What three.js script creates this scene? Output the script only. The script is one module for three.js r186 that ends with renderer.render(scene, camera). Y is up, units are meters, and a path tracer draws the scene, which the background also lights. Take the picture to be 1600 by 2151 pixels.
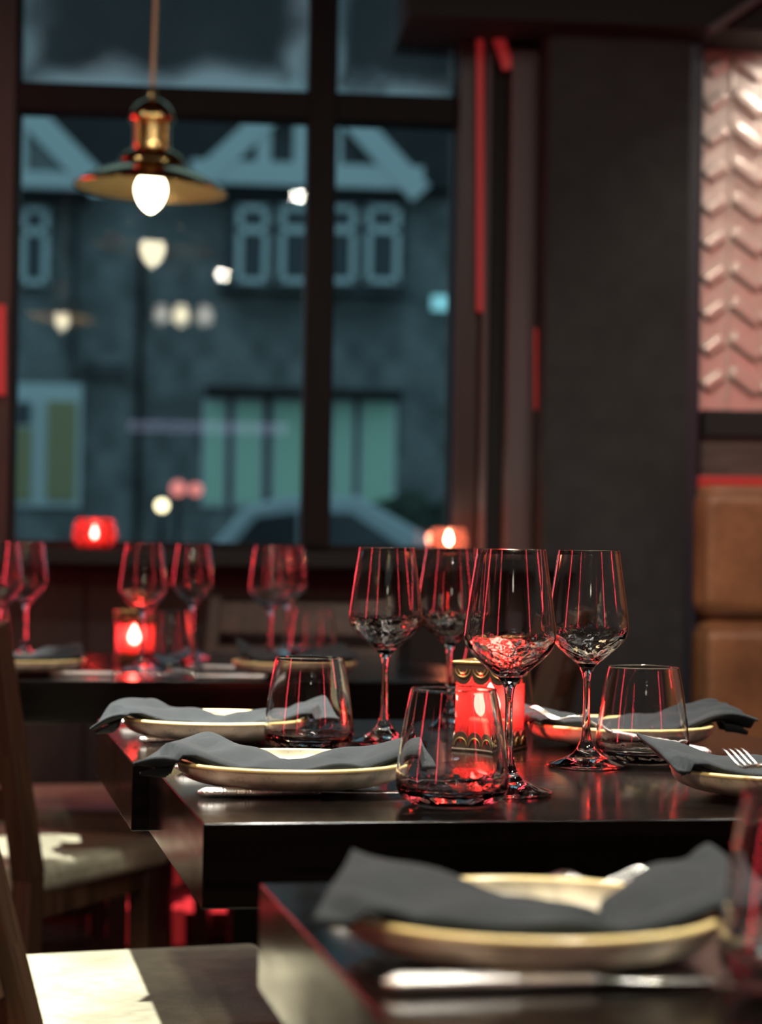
import * as THREE from 'three';
import { RoundedBoxGeometry } from 'three/addons/geometries/RoundedBoxGeometry.js';
import { mergeGeometries } from 'three/addons/utils/BufferGeometryUtils.js';
import { RectAreaLightUniformsLib } from 'three/addons/lights/RectAreaLightUniformsLib.js';
RectAreaLightUniformsLib.init();

// ------------------------------------------------------------------ camera, sky, exposure
const scene = new THREE.Scene();
const F = 4600;                                   // focal length in pixels of the 1600 x 2151 frame
const D2R = Math.PI / 180;
const EYE = 0.97, YAW = 5.7, ROLL = 0.9, TILT = Math.atan(74.5 / F) / D2R;
const camera = new THREE.PerspectiveCamera(2 * Math.atan(1075.5 / F) / D2R, 1600 / 2151, 0.05, 200);
camera.position.set(0, EYE, 0);
camera.rotation.order = 'YXZ';
camera.rotation.set(TILT * D2R, -YAW * D2R, ROLL * D2R);
camera.focus = 2.1;
camera.userData.fStop = 5.0;
camera.updateMatrixWorld(true);

const SKY = new THREE.Color(0.24, 0.47, 0.58);  // blue hour
scene.background = SKY;

const renderer = new THREE.WebGLRenderer({ antialias: true });
renderer.toneMapping = THREE.LinearToneMapping;
renderer.toneMappingExposure = 1.0;
renderer.shadowMap.enabled = true;

// brightness of the room's lamps (candela) and of the red tubes
const POWER = { spotLeft: 72, spotRight: 28, spotFront: 17, spotSeat: 90, wash: 5.0, graze: 0.45, pendant: 0.05, candle: 0.006, red: 3.6, back: 0.5 };

// ------------------------------------------------------------------ where things stand
const V = (x, y, z) => new THREE.Vector3(x, y, z);
const fwd = V(Math.sin(YAW * D2R), 0, -Math.cos(YAW * D2R)), rgt = V(Math.cos(YAW * D2R), 0, Math.sin(YAW * D2R));
// a point at so many metres to the right of the camera and ahead of it
const C = (x, y, z) => V(0, y, 0).addScaledVector(rgt, x).addScaledVector(fwd, z);
function ray(px, py) { return V((px - 800) / F, -(py - 1075.5) / F, -1).applyQuaternion(camera.quaternion); }
function onY(px, py, y) { const d = ray(px, py); return d.multiplyScalar((y - EYE) / d.y).add(camera.position); }
function onZ(px, py, z) { const d = ray(px, py); return d.multiplyScalar(z / d.z).add(camera.position); }
const TABLE_Y = 0.75, TABLE_TURN = 5.4 * D2R;
const onTable = (px, py) => onY(px, py, TABLE_Y);

// ------------------------------------------------------------------ helpers
function rng(seed) { let s = seed >>> 0; return () => { s = (s + 0x6d2b79f5) | 0; let t = Math.imul(s ^ (s >>> 15), 1 | s); t = (t + Math.imul(t ^ (t >>> 7), 61 | t)) ^ t; return ((t ^ (t >>> 14)) >>> 0) / 4294967296; }; }
const used = new Map();
function numbered(name) { const n = used.get(name) ?? 0; used.set(name, n + 1); return n ? name + '_' + String(n).padStart(3, '0') : name; }
function shadows(o) { o.traverse((m) => { if (m.isMesh) { m.castShadow = true; m.receiveShadow = true; } }); return o; }
function thing(name, label, category, pos, turn = 0, group) {
  const o = new THREE.Group(); o.name = numbered(name); scene.add(o);
  if (pos) o.position.copy(pos); o.rotation.y = turn;
  o.userData = { label, category }; if (group) o.userData.group = group;
  return o;
}
function part(name, geo, mat, parent, pos) {
  const m = new THREE.Mesh(geo, mat); m.name = name; m.castShadow = m.receiveShadow = true;
  if (pos) m.position.copy(pos);
  parent.add(m); return m;
}
function struct(name, geo, mat, pos) { const m = part(name, geo, mat, scene, pos); m.userData.kind = 'structure'; return m; }
function copy(o, label, pos, turn) {
  const c = o.clone(); c.name = numbered(o.name.replace(/_\d{3}$/, '')); c.userData = { ...o.userData, label };
  c.position.copy(pos); c.rotation.set(0, turn ?? o.rotation.y, 0); scene.add(c); return c;
}
function muv(g) {                                   // uv in metres from the dominant axis of the normal
  const p = g.attributes.position, n = g.attributes.normal, uv = new Float32Array(p.count * 2);
  for (let i = 0; i < p.count; i++) {
    const x = Math.abs(n.getX(i)), y = Math.abs(n.getY(i)), z = Math.abs(n.getZ(i));
    if (y >= x && y >= z) { uv[2 * i] = p.getX(i); uv[2 * i + 1] = p.getZ(i); }
    else if (x >= z) { uv[2 * i] = p.getZ(i); uv[2 * i + 1] = p.getY(i); }
    else { uv[2 * i] = p.getX(i); uv[2 * i + 1] = p.getY(i); }
  }
  g.setAttribute('uv', new THREE.BufferAttribute(uv, 2)); return g;
}
function box(w, h, d, r = 0.004, cx = 0, cy = 0, cz = 0) {
  const m = Math.min(w, h, d) * 0.49;
  const g = r > 0 ? new RoundedBoxGeometry(w, h, d, 2, Math.min(r, m)) : new THREE.BoxGeometry(w, h, d);
  g.translate(cx, cy, cz); return muv(g);
}
function strip(g) { const o = g.index ? g.toNonIndexed() : g; for (const k of Object.keys(o.attributes)) if (!['position', 'normal', 'uv'].includes(k)) o.deleteAttribute(k); return o; }
const merged = (list) => mergeGeometries(list.map(strip));
// a bar of rectangular section from a to b, w wide along side, d deep, tapering by k
function bar(a, b, w, d, side = V(1, 0, 0), k = 1, r = 0.003) {
  const len = a.distanceTo(b), g = new RoundedBoxGeometry(w, len, d, 2, Math.min(r, w * 0.45, d * 0.45)), p = g.attributes.position;
  for (let i = 0; i < p.count; i++) { const t = p.getY(i) / len + 0.5, s = 1 + (k - 1) * t; p.setX(i, p.getX(i) * s); p.setZ(i, p.getZ(i) * s); }
  muv(g);
  const Y = b.clone().sub(a).normalize(), Zv = side.clone().cross(Y).normalize(), X = Y.clone().cross(Zv);
  const M = new THREE.Matrix4().makeBasis(X, Y, Zv).setPosition(a.clone().add(b).multiplyScalar(0.5));
  g.applyMatrix4(M); return g;
}
function lathe(pts, seg = 64) { return new THREE.LatheGeometry(pts.map(([x, y]) => new THREE.Vector2(x, y)), seg); }
function spline(pts, n) { return new THREE.SplineCurve(pts.map(([x, y]) => new THREE.Vector2(x, y))).getPoints(n).map((v) => [Math.max(0, v.x), v.y]); }
const sm = THREE.MathUtils.smoothstep;
// ---- noise and textures
const hash = (x, y, s) => { let h = Math.imul(x, 374761393) ^ Math.imul(y, 668265263) ^ Math.imul(s, 1274126177); h = Math.imul(h ^ (h >>> 13), 1274126177); return ((h ^ (h >>> 16)) >>> 0) / 4294967296; };
function noise(x, y, period, s = 1) {              // tiling value noise
  const xi = Math.floor(x), yi = Math.floor(y), fx = x - xi, fy = y - yi, u = fx * fx * (3 - 2 * fx), v = fy * fy * (3 - 2 * fy);
  const h = (a, b) => hash(((a % period) + period) % period, ((b % period) + period) % period, s);
  return (h(xi, yi) * (1 - u) + h(xi + 1, yi) * u) * (1 - v) + (h(xi, yi + 1) * (1 - u) + h(xi + 1, yi + 1) * u) * v;
}
function tex(size, fn, metres, color = false) {
  const data = new Uint8Array(size * size * 4);
  for (let y = 0; y < size; y++) for (let x = 0; x < size; x++) {
    const c = fn(x / size, y / size), i = (y * size + x) * 4;
    for (let k = 0; k < 3; k++) data[i + k] = 255 * Math.min(1, Math.max(0, Array.isArray(c) ? c[k] : c));
    data[i + 3] = 255;
  }
  const t = new THREE.DataTexture(data, size, size); t.wrapS = t.wrapT = THREE.RepeatWrapping; t.magFilter = THREE.LinearFilter; t.minFilter = THREE.LinearFilter;
  if (color) t.colorSpace = THREE.SRGBColorSpace;
  t.repeat.set(1 / metres, 1 / metres); t.needsUpdate = true; return t;
}
const grain = (u, v) => 0.5 + 0.28 * (noise(u * 4, v * 48, 48, 3) - 0.5) + 0.3 * (noise(u * 8, v * 128, 128, 5) - 0.5) + 0.2 * (noise(u * 3, v * 9, 9, 7) - 0.5);
const woodMap = tex(512, (u, v) => { const g = 0.72 + 0.5 * (grain(u, v * 1) - 0.5) * 1.4; return [g, g * 0.97, g * 0.93]; }, 0.7, true);
const woodMapUp = tex(512, (u, v) => { const g = 0.72 + 0.5 * (grain(v, u) - 0.5) * 1.4; return [g, g * 0.97, g * 0.93]; }, 0.5, true);
const woodRough = tex(256, (u, v) => 0.62 + 0.5 * (grain(u, v) - 0.5) + 0.3 * (noise(u * 12, v * 12, 12, 9) - 0.5), 0.7);
const weave = tex(256, (u, v) => 0.5 + 0.25 * Math.sin(u * 2 * Math.PI * 64) * Math.sin(v * 2 * Math.PI * 64) + 0.3 * (noise(u * 40, v * 40, 40, 11) - 0.5), 0.06);
const weaveTone = tex(256, (u, v) => { const g = 0.86 + 0.22 * (noise(u * 64, v * 64, 64, 12) - 0.5) + 0.16 * (noise(u * 7, v * 7, 7, 13) - 0.5); return [g, g, g]; }, 0.09, true);
const leather = tex(256, (u, v) => 0.5 + 0.6 * (noise(u * 36, v * 36, 36, 21) - 0.5) + 0.3 * (noise(u * 80, v * 80, 80, 22) - 0.5), 0.12);
const leatherTone = tex(256, (u, v) => { const g = 0.84 + 0.3 * (noise(u * 6, v * 6, 6, 23) - 0.5) + 0.12 * (noise(u * 40, v * 40, 40, 24) - 0.5); return [g, g, g]; }, 0.5, true);
const plasterBump = tex(256, (u, v) => 0.5 + 0.5 * (noise(u * 30, v * 30, 30, 31) - 0.5) + 0.4 * (noise(u * 90, v * 90, 90, 32) - 0.5), 0.5);
const plasterTone = tex(256, (u, v) => { const g = 0.82 + 0.3 * (noise(u * 5, v * 5, 5, 33) - 0.5) + 0.2 * (noise(u * 40, v * 40, 40, 34) - 0.5); return [g, g, g]; }, 1.3, true);
const speckle = tex(256, (u, v) => { const n = noise(u * 60, v * 60, 60, 41), m = noise(u * 9, v * 9, 9, 42), g = 0.8 + 0.25 * (m - 0.5) - (n > 0.8 ? 0.10 : 0); return [g, g * 0.98, g * 0.94]; }, 0.12, true);
const hammered = tex(128, (u, v) => { let d = 9; for (let i = -1; i <= 8; i++) for (let j = -1; j <= 8; j++) { const a = (i + 0.5 + 0.5 * (hash((i + 8) % 8, (j + 8) % 8, 51) - 0.5)) / 8, b = (j + 0.5 + 0.5 * (hash((i + 8) % 8, (j + 8) % 8, 52) - 0.5)) / 8; d = Math.min(d, Math.hypot(u - a, v - b)); } return Math.min(1, d * 9); }, 0.02);

// ---- materials (linear colours)
const lin = (r, g, b) => new THREE.Color().setRGB(r, g, b);
const std = (o) => new THREE.MeshPhysicalMaterial(o);
const M = {
  tableWood: std({ color: lin(0.0055, 0.0038, 0.0032), map: woodMap, roughness: 0.24, roughnessMap: woodRough, bumpMap: woodRough, bumpScale: 0.0002 }),
  chairWood: std({ color: lin(0.095, 0.05, 0.028), map: woodMapUp, roughness: 0.42 }),
  seat: std({ color: lin(0.47, 0.46, 0.33), map: leatherTone, bumpMap: leather, bumpScale: 0.0005, roughness: 0.5 }),
  booth: std({ color: lin(0.34, 0.15, 0.062), map: leatherTone, bumpMap: leather, bumpScale: 0.0006, roughness: 0.45 }),
  red_lit_piping: std({ color: lin(0.5, 0.03, 0.03), roughness: 0.4 }),  // red light on the booth edge, put into the colour
  glass: std({ color: lin(1, 1, 1), roughness: 0, transmission: 1, thickness: 0.002, ior: 1.5 }),
  pane: std({ color: lin(0.97, 0.99, 0.99), roughness: 0, transmission: 1, thickness: 0, ior: 1.5 }),
  stoneware: std({ color: lin(0.62, 0.56, 0.47), map: speckle, roughness: 0.38 }),
  goldRim: std({ color: lin(0.85, 0.68, 0.30), roughness: 0.3, clearcoat: 0.5, clearcoatRoughness: 0.15 }),
  dishInside: std({ color: lin(0.76, 0.71, 0.56), map: speckle, roughness: 0.3 }),
  napkin: std({ color: lin(0.0125, 0.0185, 0.0225), map: weaveTone, bumpMap: weave, bumpScale: 0.0003, roughness: 0.95, sheen: 0.12, sheenColor: lin(0.4, 0.45, 0.5), sheenRoughness: 0.6 }),
  steel: std({ color: lin(0.72, 0.70, 0.66), metalness: 1, roughness: 0.2 }),
  steelHammered: std({ color: lin(0.82, 0.80, 0.76), metalness: 1, roughness: 0.42, bumpMap: hammered, bumpScale: 0.0008 }),
  brass: std({ color: lin(0.72, 0.48, 0.20), metalness: 1, roughness: 0.17 }),
  brassInside: std({ color: lin(0.62, 0.45, 0.20), metalness: 0.85, roughness: 0.27 }),
  cord: std({ color: lin(0.55, 0.46, 0.26), roughness: 0.6 }),
  bulb: std({ color: lin(0.9, 0.85, 0.7), emissive: lin(1, 0.9, 0.62), emissiveIntensity: 14, roughness: 0.3 }),
  redPane: std({ color: lin(0.80, 0.036, 0.036), roughness: 0.27, transmission: 0.97, thickness: 0, ior: 1.5 }),
  amberPane: std({ color: lin(0.80, 0.26, 0.18), roughness: 0.2, transmission: 0.95, thickness: 0, ior: 1.5 }),
  bronze: std({ color: lin(0.05, 0.033, 0.02), metalness: 0.6, roughness: 0.45 }),
  gilt: std({ color: lin(0.45, 0.28, 0.10), metalness: 0.9, roughness: 0.35 }),
  wax: std({ color: lin(0.85, 0.5, 0.36), roughness: 0.5, transmission: 0.0 }),
  flame: std({ color: lin(0.2, 0.1, 0.02), emissive: lin(1, 0.92, 0.70), emissiveIntensity: 150, roughness: 1 }),
  redTube: std({ color: lin(0.2, 0.01, 0.01), emissive: lin(1, 0.055, 0.085), emissiveIntensity: 13, roughness: 0.5 }),
  redTubeSoft: std({ color: lin(0.2, 0.01, 0.01), emissive: lin(1, 0.05, 0.06), emissiveIntensity: 1.0, roughness: 0.5 }),
  redGlowDim: std({ color: lin(0.2, 0.01, 0.01), emissive: lin(1, 0.05, 0.055), emissiveIntensity: 0.16, roughness: 0.5 }),  // glow that stands in for red light on edges, no lamp there
  lampLens: std({ color: lin(0.8, 0.8, 0.75), emissive: lin(1, 0.95, 0.84), emissiveIntensity: 240, roughness: 0.4 }),
  lampFaint: std({ color: lin(0.8, 0.8, 0.75), emissive: lin(1, 0.95, 0.84), emissiveIntensity: 5, roughness: 0.4 }),
  violetTube: std({ color: lin(0.3, 0.3, 0.4), emissive: lin(0.62, 0.66, 1), emissiveIntensity: 1.6, roughness: 0.5 }),
  blackMetal: std({ color: lin(0.02, 0.02, 0.02), roughness: 0.45, metalness: 0.4 }),
  wallDark: std({ color: lin(0.040, 0.037, 0.034), map: plasterTone, bumpMap: plasterBump, bumpScale: 0.001, roughness: 0.75 }),
  wallPanel: std({ color: lin(0.028, 0.018, 0.016), map: woodMapUp, roughness: 0.55 }),
  columnPaint: std({ color: lin(0.023, 0.0255, 0.0265), map: plasterTone, bumpMap: plasterBump, bumpScale: 0.0012, roughness: 0.8 }),
  ceiling: std({ color: lin(0.028, 0.025, 0.023), map: plasterTone, roughness: 0.85 }),
  floor: std({ color: lin(0.05, 0.032, 0.022), map: woodMap, roughness: 0.4 }),
  frame: std({ color: lin(0.0075, 0.0062, 0.006), map: woodMapUp, specularIntensity: 0.35, roughness: 0.6 }),
  frameRed: std({ color: lin(0.04, 0.011, 0.010), map: woodMapUp, roughness: 0.45 }),
  frameMauve: std({ color: lin(0.075, 0.053, 0.056), roughness: 0.6 }),
  frameBlack: std({ color: lin(0.006, 0.006, 0.006), roughness: 0.8 }),
  copper: std({ color: lin(0.64, 0.54, 0.48), metalness: 0.6, roughness: 0.34, bumpMap: plasterBump, bumpScale: 0.0006 }),
  ledge: std({ color: lin(0.15, 0.115, 0.10), map: woodMap, roughness: 0.55 }),
  blueReflectEdge: std({ color: lin(0.008, 0.016, 0.026), roughness: 0.35 }),  // blue reflection put into the colour
  // the street
  render: std({ color: lin(0.30, 0.30, 0.29), map: plasterTone, roughness: 0.95 }),
  renderDark: std({ color: lin(0.10, 0.10, 0.10), map: plasterTone, roughness: 0.95 }),
  whitePaint: std({ color: lin(0.66, 0.68, 0.66), roughness: 0.6 }),
  roofTile: std({ color: lin(0.012, 0.011, 0.012), map: plasterTone, roughness: 0.9 }),
  darkPane: std({ color: lin(0.03, 0.035, 0.04), roughness: 0.12 }),
  blind: std({ color: lin(0.5, 0.66, 0.5), roughness: 0.8, emissive: lin(0.20, 0.75, 0.55), emissiveIntensity: 0.035 }),
  doorTan: std({ color: lin(0.36, 0.30, 0.14), roughness: 0.6 }),
  asphalt: std({ color: lin(0.06, 0.06, 0.06), map: plasterTone, roughness: 0.8 }),
  carPaint: std({ color: lin(0.42, 0.45, 0.46), roughness: 0.25, clearcoat: 1, clearcoatRoughness: 0.05 }),
  rubber: std({ color: lin(0.02, 0.02, 0.02), roughness: 0.9 }),
  hedge: std({ color: lin(0.03, 0.045, 0.03), roughness: 0.95 }),
  signGlow: std({ color: lin(0.5, 0.7, 0.7), emissive: lin(0.30, 0.85, 0.95), emissiveIntensity: 0.55, roughness: 0.5 }),
  signAmber: std({ color: lin(0.5, 0.4, 0.2), emissive: lin(1, 0.85, 0.5), emissiveIntensity: 5, roughness: 0.5 }),
  signRed: std({ color: lin(0.5, 0.1, 0.1), emissive: lin(1, 0.3, 0.26), emissiveIntensity: 0.9, roughness: 0.5 }),
};
// condensation: a thin film of droplets on the upper panes, thick at the edges
function mistMaterial(seed) {
  const S = 256, d = new Uint8Array(S * S * 4);
  for (let y = 0; y < S; y++) for (let x = 0; x < S; x++) {
    const u = x / S, v = y / S, n = noise(u * 6, v * 6, 6, seed), m = noise(u * 20, v * 20, 20, seed + 1);
    const e = Math.min(u * 1.3, (1 - u) * 1.3, v * 1.0) + 0.10 * (n - 0.5) + 0.03 * (m - 0.5);
    const a = Math.max(0, 1 - e / 0.17), k = 1.5 * a * a * (0.75 + 0.4 * m) + 0.03 + 0.06 * Math.max(0, noise(u * 3, v * 4, 12, seed + 2) - 0.45);
    d.fill(255 * Math.min(1, k), (y * S + x) * 4, (y * S + x) * 4 + 3); d[(y * S + x) * 4 + 3] = 255;
  }
  const t = new THREE.DataTexture(d, S, S); t.magFilter = THREE.LinearFilter; t.needsUpdate = true;
  return std({ color: lin(0.9, 0.95, 0.95), roughness: 1, transmission: 0.96, thickness: 0, alphaMap: t, transparent: true });
}

// ------------------------------------------------------------------ the room shell
const WZ = -5.37;                                   // inner face of the window wall
const wallX = (px, py = 600) => onZ(px, py, WZ).x, wallY = (py, px = 400) => onZ(px, py, WZ).y;
const ROOM = { left: -2.15, right: 2.7, back: 4.2, top: 2.75 };
const SILL_Y = 0.955, WIN = { l: wallX(24), r: wallX(962), b: SILL_Y, t: 2.45 };
struct('floor', box(ROOM.right - ROOM.left + 0.4, 0.12, 10, 0, (ROOM.left + ROOM.right) / 2, -0.06, -0.6), M.floor);
struct('ceiling', box(ROOM.right - ROOM.left + 0.4, 0.15, 10, 0, (ROOM.left + ROOM.right) / 2, ROOM.top + 0.075, -0.6), M.ceiling);
struct('wall_left', box(0.18, ROOM.top, 10, 0, ROOM.left - 0.09, ROOM.top / 2, -0.6), M.wallDark);
struct('wall_right', box(0.18, ROOM.top, 10, 0, ROOM.right + 0.09, ROOM.top / 2, -0.6), M.wallDark);
struct('wall_rear', box(ROOM.right - ROOM.left + 0.4, ROOM.top, 0.18, 0, (ROOM.left + ROOM.right) / 2, ROOM.top / 2, ROOM.back + 0.09), M.wallDark);
const T = 0.16, wz = WZ - T / 2;
{ // window wall round its opening
  const L = ROOM.left - 0.1, R = ROOM.right + 0.1;
  struct('wall_window', merged([
    box(R - L, WIN.b - 0.02, T, 0, (L + R) / 2, (WIN.b - 0.02) / 2, wz),
    box(R - L, ROOM.top - WIN.t, T, 0, (L + R) / 2, (ROOM.top + WIN.t) / 2, wz),
    box(WIN.l - L, WIN.t - WIN.b + 0.02, T, 0, (WIN.l + L) / 2, (WIN.t + WIN.b - 0.02) / 2, wz),
    box(R - WIN.r, WIN.t - WIN.b + 0.02, T, 0, (WIN.r + R) / 2, (WIN.t + WIN.b - 0.02) / 2, wz)]), M.wallPanel);
}
struct('trim_1', box(WIN.r - WIN.l + 0.5, 0.035, 0.34, 0.004, (WIN.l + WIN.r) / 2, SILL_Y - 0.0175, WZ + 0.08), M.frameBlack).name = 'window_sill';
{ // dado panels under the sill, each board apart
  for (let i = 0; i < 12; i++) {
    const w = 0.26; struct(numbered('wall_board'), box(w - 0.006, SILL_Y - 0.06, 0.018, 0.003, ROOM.left + 0.15 + w * (i + 0.5), (SILL_Y - 0.04) / 2, WZ + 0.009), M.wallPanel);
  }
}
// window_1: frame, mullion, transom, panes
const win = new THREE.Group(); win.name = 'window_1'; win.userData.kind = 'structure'; scene.add(win);
{
  const fz = WZ - 0.05, mx0 = wallX(642), mx1 = wallX(702), ty0 = wallY(240, 350), ty1 = wallY(180, 350), fw = 0.05;
  part('window_frame', merged([
    box(fw, WIN.t - WIN.b, 0.09, 0.004, WIN.l + fw / 2 - 0.035, (WIN.t + WIN.b) / 2, fz), box(fw, WIN.t - WIN.b, 0.09, 0.004, WIN.r - fw / 2 + 0.035, (WIN.t + WIN.b) / 2, fz),
    box(WIN.r - WIN.l, 0.02, 0.09, 0.004, (WIN.l + WIN.r) / 2, WIN.b + 0.01, fz), box(WIN.r - WIN.l, fw, 0.09, 0.004, (WIN.l + WIN.r) / 2, WIN.t - fw / 2, fz)]), M.frame, win);
  part('mullion', box(mx1 - mx0, WIN.t - WIN.b - 0.02, 0.10, 0.006, (mx0 + mx1) / 2, (WIN.t + WIN.b) / 2, fz + 0.004), M.frame, win);
  part('transom', box(WIN.r - WIN.l, ty1 - ty0, 0.095, 0.006, (WIN.l + WIN.r) / 2, (ty0 + ty1) / 2, fz), M.frame, win);
  const cells = [[WIN.l, mx0, WIN.b, ty0], [mx1, WIN.r, WIN.b, ty0], [WIN.l, mx0, ty1, WIN.t], [mx1, WIN.r, ty1, WIN.t]];
  cells.forEach(([x0, x1, y0, y1], i) => {
    for (const k of [0, 1]) { // double glazing, the two sheets not quite parallel
      const g = new THREE.PlaneGeometry(x1 - x0 + 0.01, y1 - y0 + 0.01);
      const p = part('pane', g, M.pane, win, V((x0 + x1) / 2, (y0 + y1) / 2, fz - 0.01 - k * 0.016));
      if (k) p.rotation.x = -0.0022;
    }
    if (i > 1) part('condensation', new THREE.PlaneGeometry(x1 - x0, 0.52), mistMaterial(60 + i * 7), win, V((x0 + x1) / 2, y0 + 0.26, fz - 0.005));
  });
}
// boards between the window and the column
function upright(name, px0, px1, z, depth, mat, top = 2.2, bottom = 0) {
  const x0 = onZ(px0, 600, z).x, x1 = onZ(px1, 600, z).x;
  return struct(name, box(x1 - x0, top - bottom, depth, 0.004, (x0 + x1) / 2, (top + bottom) / 2, z - depth / 2), mat);
}
upright('trim_2', 958, 1006, WZ + 0.03, 0.06, M.frameRed, 2.4, SILL_Y);
upright('trim_3', 1014, 1028, WZ + 0.05, 0.06, M.frameMauve, 2.4, SILL_Y);
upright('trim_4', 1027, 1070, WZ + 0.02, 0.04, M.frameBlack);
upright('trim_5', 1068, 1126, WZ + 0.07, 0.08, M.frameMauve);
upright('trim_6', 1125, 1148, WZ + 0.03, 0.05, M.frameBlack);
upright('column', 1146, 1446, WZ + 0.18, 0.30, M.columnPaint, ROOM.top);
upright('trim_7', 1444, 1472, WZ + 0.17, 0.28, M.blueReflectEdge, ROOM.top);  // column chamfer, its blue reflection painted on
let soffitY = 2;
{ // dark soffit above
  const z = WZ + 0.24, x0 = onZ(858, 30, z).x, y = onZ(1200, 52, z).y; soffitY = y;
  struct('ceiling_soffit', box(ROOM.right - x0, ROOM.top - y, 0.42, 0.006, (ROOM.right + x0) / 2, (ROOM.top + y) / 2, z - 0.19), M.frameBlack);
  const a = onZ(1488, 66, z + 0.05), b = onZ(1610, -16, z + 0.05);
  struct('trim_8', bar(a, b, 0.02, 0.02, V(0, 0, 1)), M.frameMauve);
}
// behind the banquette
{
  const z = WZ + 0.02, X = (px) => onZ(px, 700, z).x, Y = (py) => onZ(1540, py, z).y, x0 = X(1468), x1 = X(1468) + 1.2, cx = (x0 + x1) / 2;
  struct('trim_9', box(x1 - x0, Y(864) - Y(921), 0.05, 0.005, cx, (Y(864) + Y(921)) / 2, z + 0.025), M.frameBlack);
  struct('wall_ledge', box(x1 - x0, Y(918) - Y(1040), 0.03, 0.004, cx, (Y(918) + Y(1040)) / 2, z + 0.015), M.ledge);
  { // small spotlight under the soffit grazing the panel
    const f = thing('soffit_spotlight', 'small spotlight under the soffit grazing the copper panel', 'downlight', V(X(1655), soffitY - 0.008, z + 0.16));
    part('lens', lathe([[0, -0.004], [0.022, -0.004], [0.024, 0.004]], 20), M.lampLens, f); part('trim_ring', lathe([[0.024, -0.006], [0.032, -0.004], [0.032, 0.004]], 20), M.blackMetal, f);
    const l = new THREE.SpotLight(lin(1, 0.86, 0.74), POWER.graze, 0, 1.1, 0.8, 2); l.name = 'graze_beam'; l.position.y = -0.02; l.target.position.set(0, -1, -0.12); l.castShadow = true; l.shadow.radius = 1; f.add(l); f.add(l.target);
  }
  // hammered copper relief panel: every slanting rib its own piece
  const p = thing('relief_panel', 'pinkish copper relief wall panel with a chevron pattern above the leather banquette', 'wall panel', V(x0, Y(866), z));
  const W = x1 - x0, H = Y(100) - Y(866); // ribs fill the whole panel
  part('backing', box(W, H, 0.012, 0.002, W / 2, H / 2, 0.006), M.copper, p);
  const colW = X(1593) - X(1527), first = X(1527) - x0 - colW, ribH = (Y(150) - Y(223)), nCol = Math.ceil((W - first) / colW), len = colW * 1.16;
  const ribGeo = new RoundedBoxGeometry(len, ribH * 0.40, 0.026, 3, 0.011); muv(ribGeo);
  for (let c = 0; c < nCol; c++) {
    const xc = first + colW * (c + 0.5), s = c % 2 ? -1 : 1;
    if (c) part('relief_bead', box(0.007, H - 0.01, 0.014, 0.003, first + colW * c, H / 2, 0.012), M.copper, p);
    for (let r = 0; r < 10; r++) {
      const y = H - ribH * (r + 0.62); if (y < 0.04 || (c === 0 && first < -colW * 0.6)) continue;
      if (xc + colW * 0.5 > W) continue;
      const rib = part('relief_rib', ribGeo, M.copper, p, V(Math.max(xc, c === 0 ? colW * 0.3 : 0), y, 0.018));
      rib.rotation.z = s * 0.62; if (c === 0) rib.scale.x = 0.62;
    }
  }
}
// banquette
{
  const z0 = WZ + 0.05, X = (px) => onZ(px, 1200, z0 + 0.16).x, Y = (py) => onZ(1540, py, z0 + 0.16).y, x0 = X(1462), W = 1.25;
  const b = thing('banquette', 'tan brown leather banquette with a cushioned back beside the dark column', 'banquette', V(x0 + W / 2, 0, z0));
  const yt = Y(1018), ys = Y(1304);
  part('back_cushion', box(W, yt - ys, 0.15, 0.05, 0, (yt + ys) / 2, 0.085), M.booth, b);
  part('back_cushion', box(W, ys - 0.44, 0.17, 0.05, 0, (ys + 0.44) / 2, 0.095), M.booth, b);
  part('red_lit_piping', bar(V(-W / 2, yt + 0.004, 0.03), V(W / 2, yt + 0.004, 0.03), 0.02, 0.04, V(0, 0, 1)), M.red_lit_piping, b);  // top edge coloured as if lit red
  part('seat', box(W, 0.12, 0.42, 0.04, 0, 0.40, 0.33), M.booth, b);
  part('base', box(W, 0.34, 0.36, 0.004, 0, 0.17, 0.28), M.frame, b);
}

// ------------------------------------------------------------------ lamps
function spotFixture(pos, target, cd, angle, penumbra, label, radius = 2, color = lin(1, 0.96, 0.86)) {
  const t = thing('ceiling_downlight', label, 'downlight', pos);
  part('trim_ring', lathe([[0.048, -0.004], [0.064, -0.006], [0.067, 0], [0.067, 0.004]], 32), M.blackMetal, t);
  part('lens', lathe([[0, -0.002], [0.048, -0.002], [0.048, 0.003]], 24), M.lampLens, t);
  const s = new THREE.SpotLight(color, cd, 0, angle, penumbra, 2);
  s.name = 'downlight_beam'; s.position.set(0, -0.03, 0); s.castShadow = true; s.shadow.radius = radius;
  s.target.position.copy(target).sub(pos); t.add(s); t.add(s.target); return t;
}
const CEIL = ROOM.top - 0.004;
spotFixture(C(-0.66, CEIL, 2.15), C(-0.36, 0.5, 2.5), POWER.spotLeft, 0.34, 0.5, 'round ceiling downlight above the left edge of the middle tables', 1.2);
spotFixture(C(0.12, CEIL, 2.2), C(0.13, 0.75, 2.2), POWER.spotRight, 0.36, 0.6, 'round ceiling downlight straight above the large wine glasses', 3);
for (const [x, z, label] of [[-0.1, 2.06, 'small downlight added for glass sparkle above the front left plate'], [0.31, 2.06, 'small downlight added for glass sparkle above the plate at the right edge'], [-0.06, 2.26, 'small downlight added for glass sparkle between the far left plate and the lantern'], [0.32, 2.28, 'small downlight added for glass sparkle above the far right plate']])
  spotFixture(C(x, CEIL, z), C(x, 0, z), 1.5, 0.3, 0.7, label, 3);  // unseen lamps, added for white glints in the glasses
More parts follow.
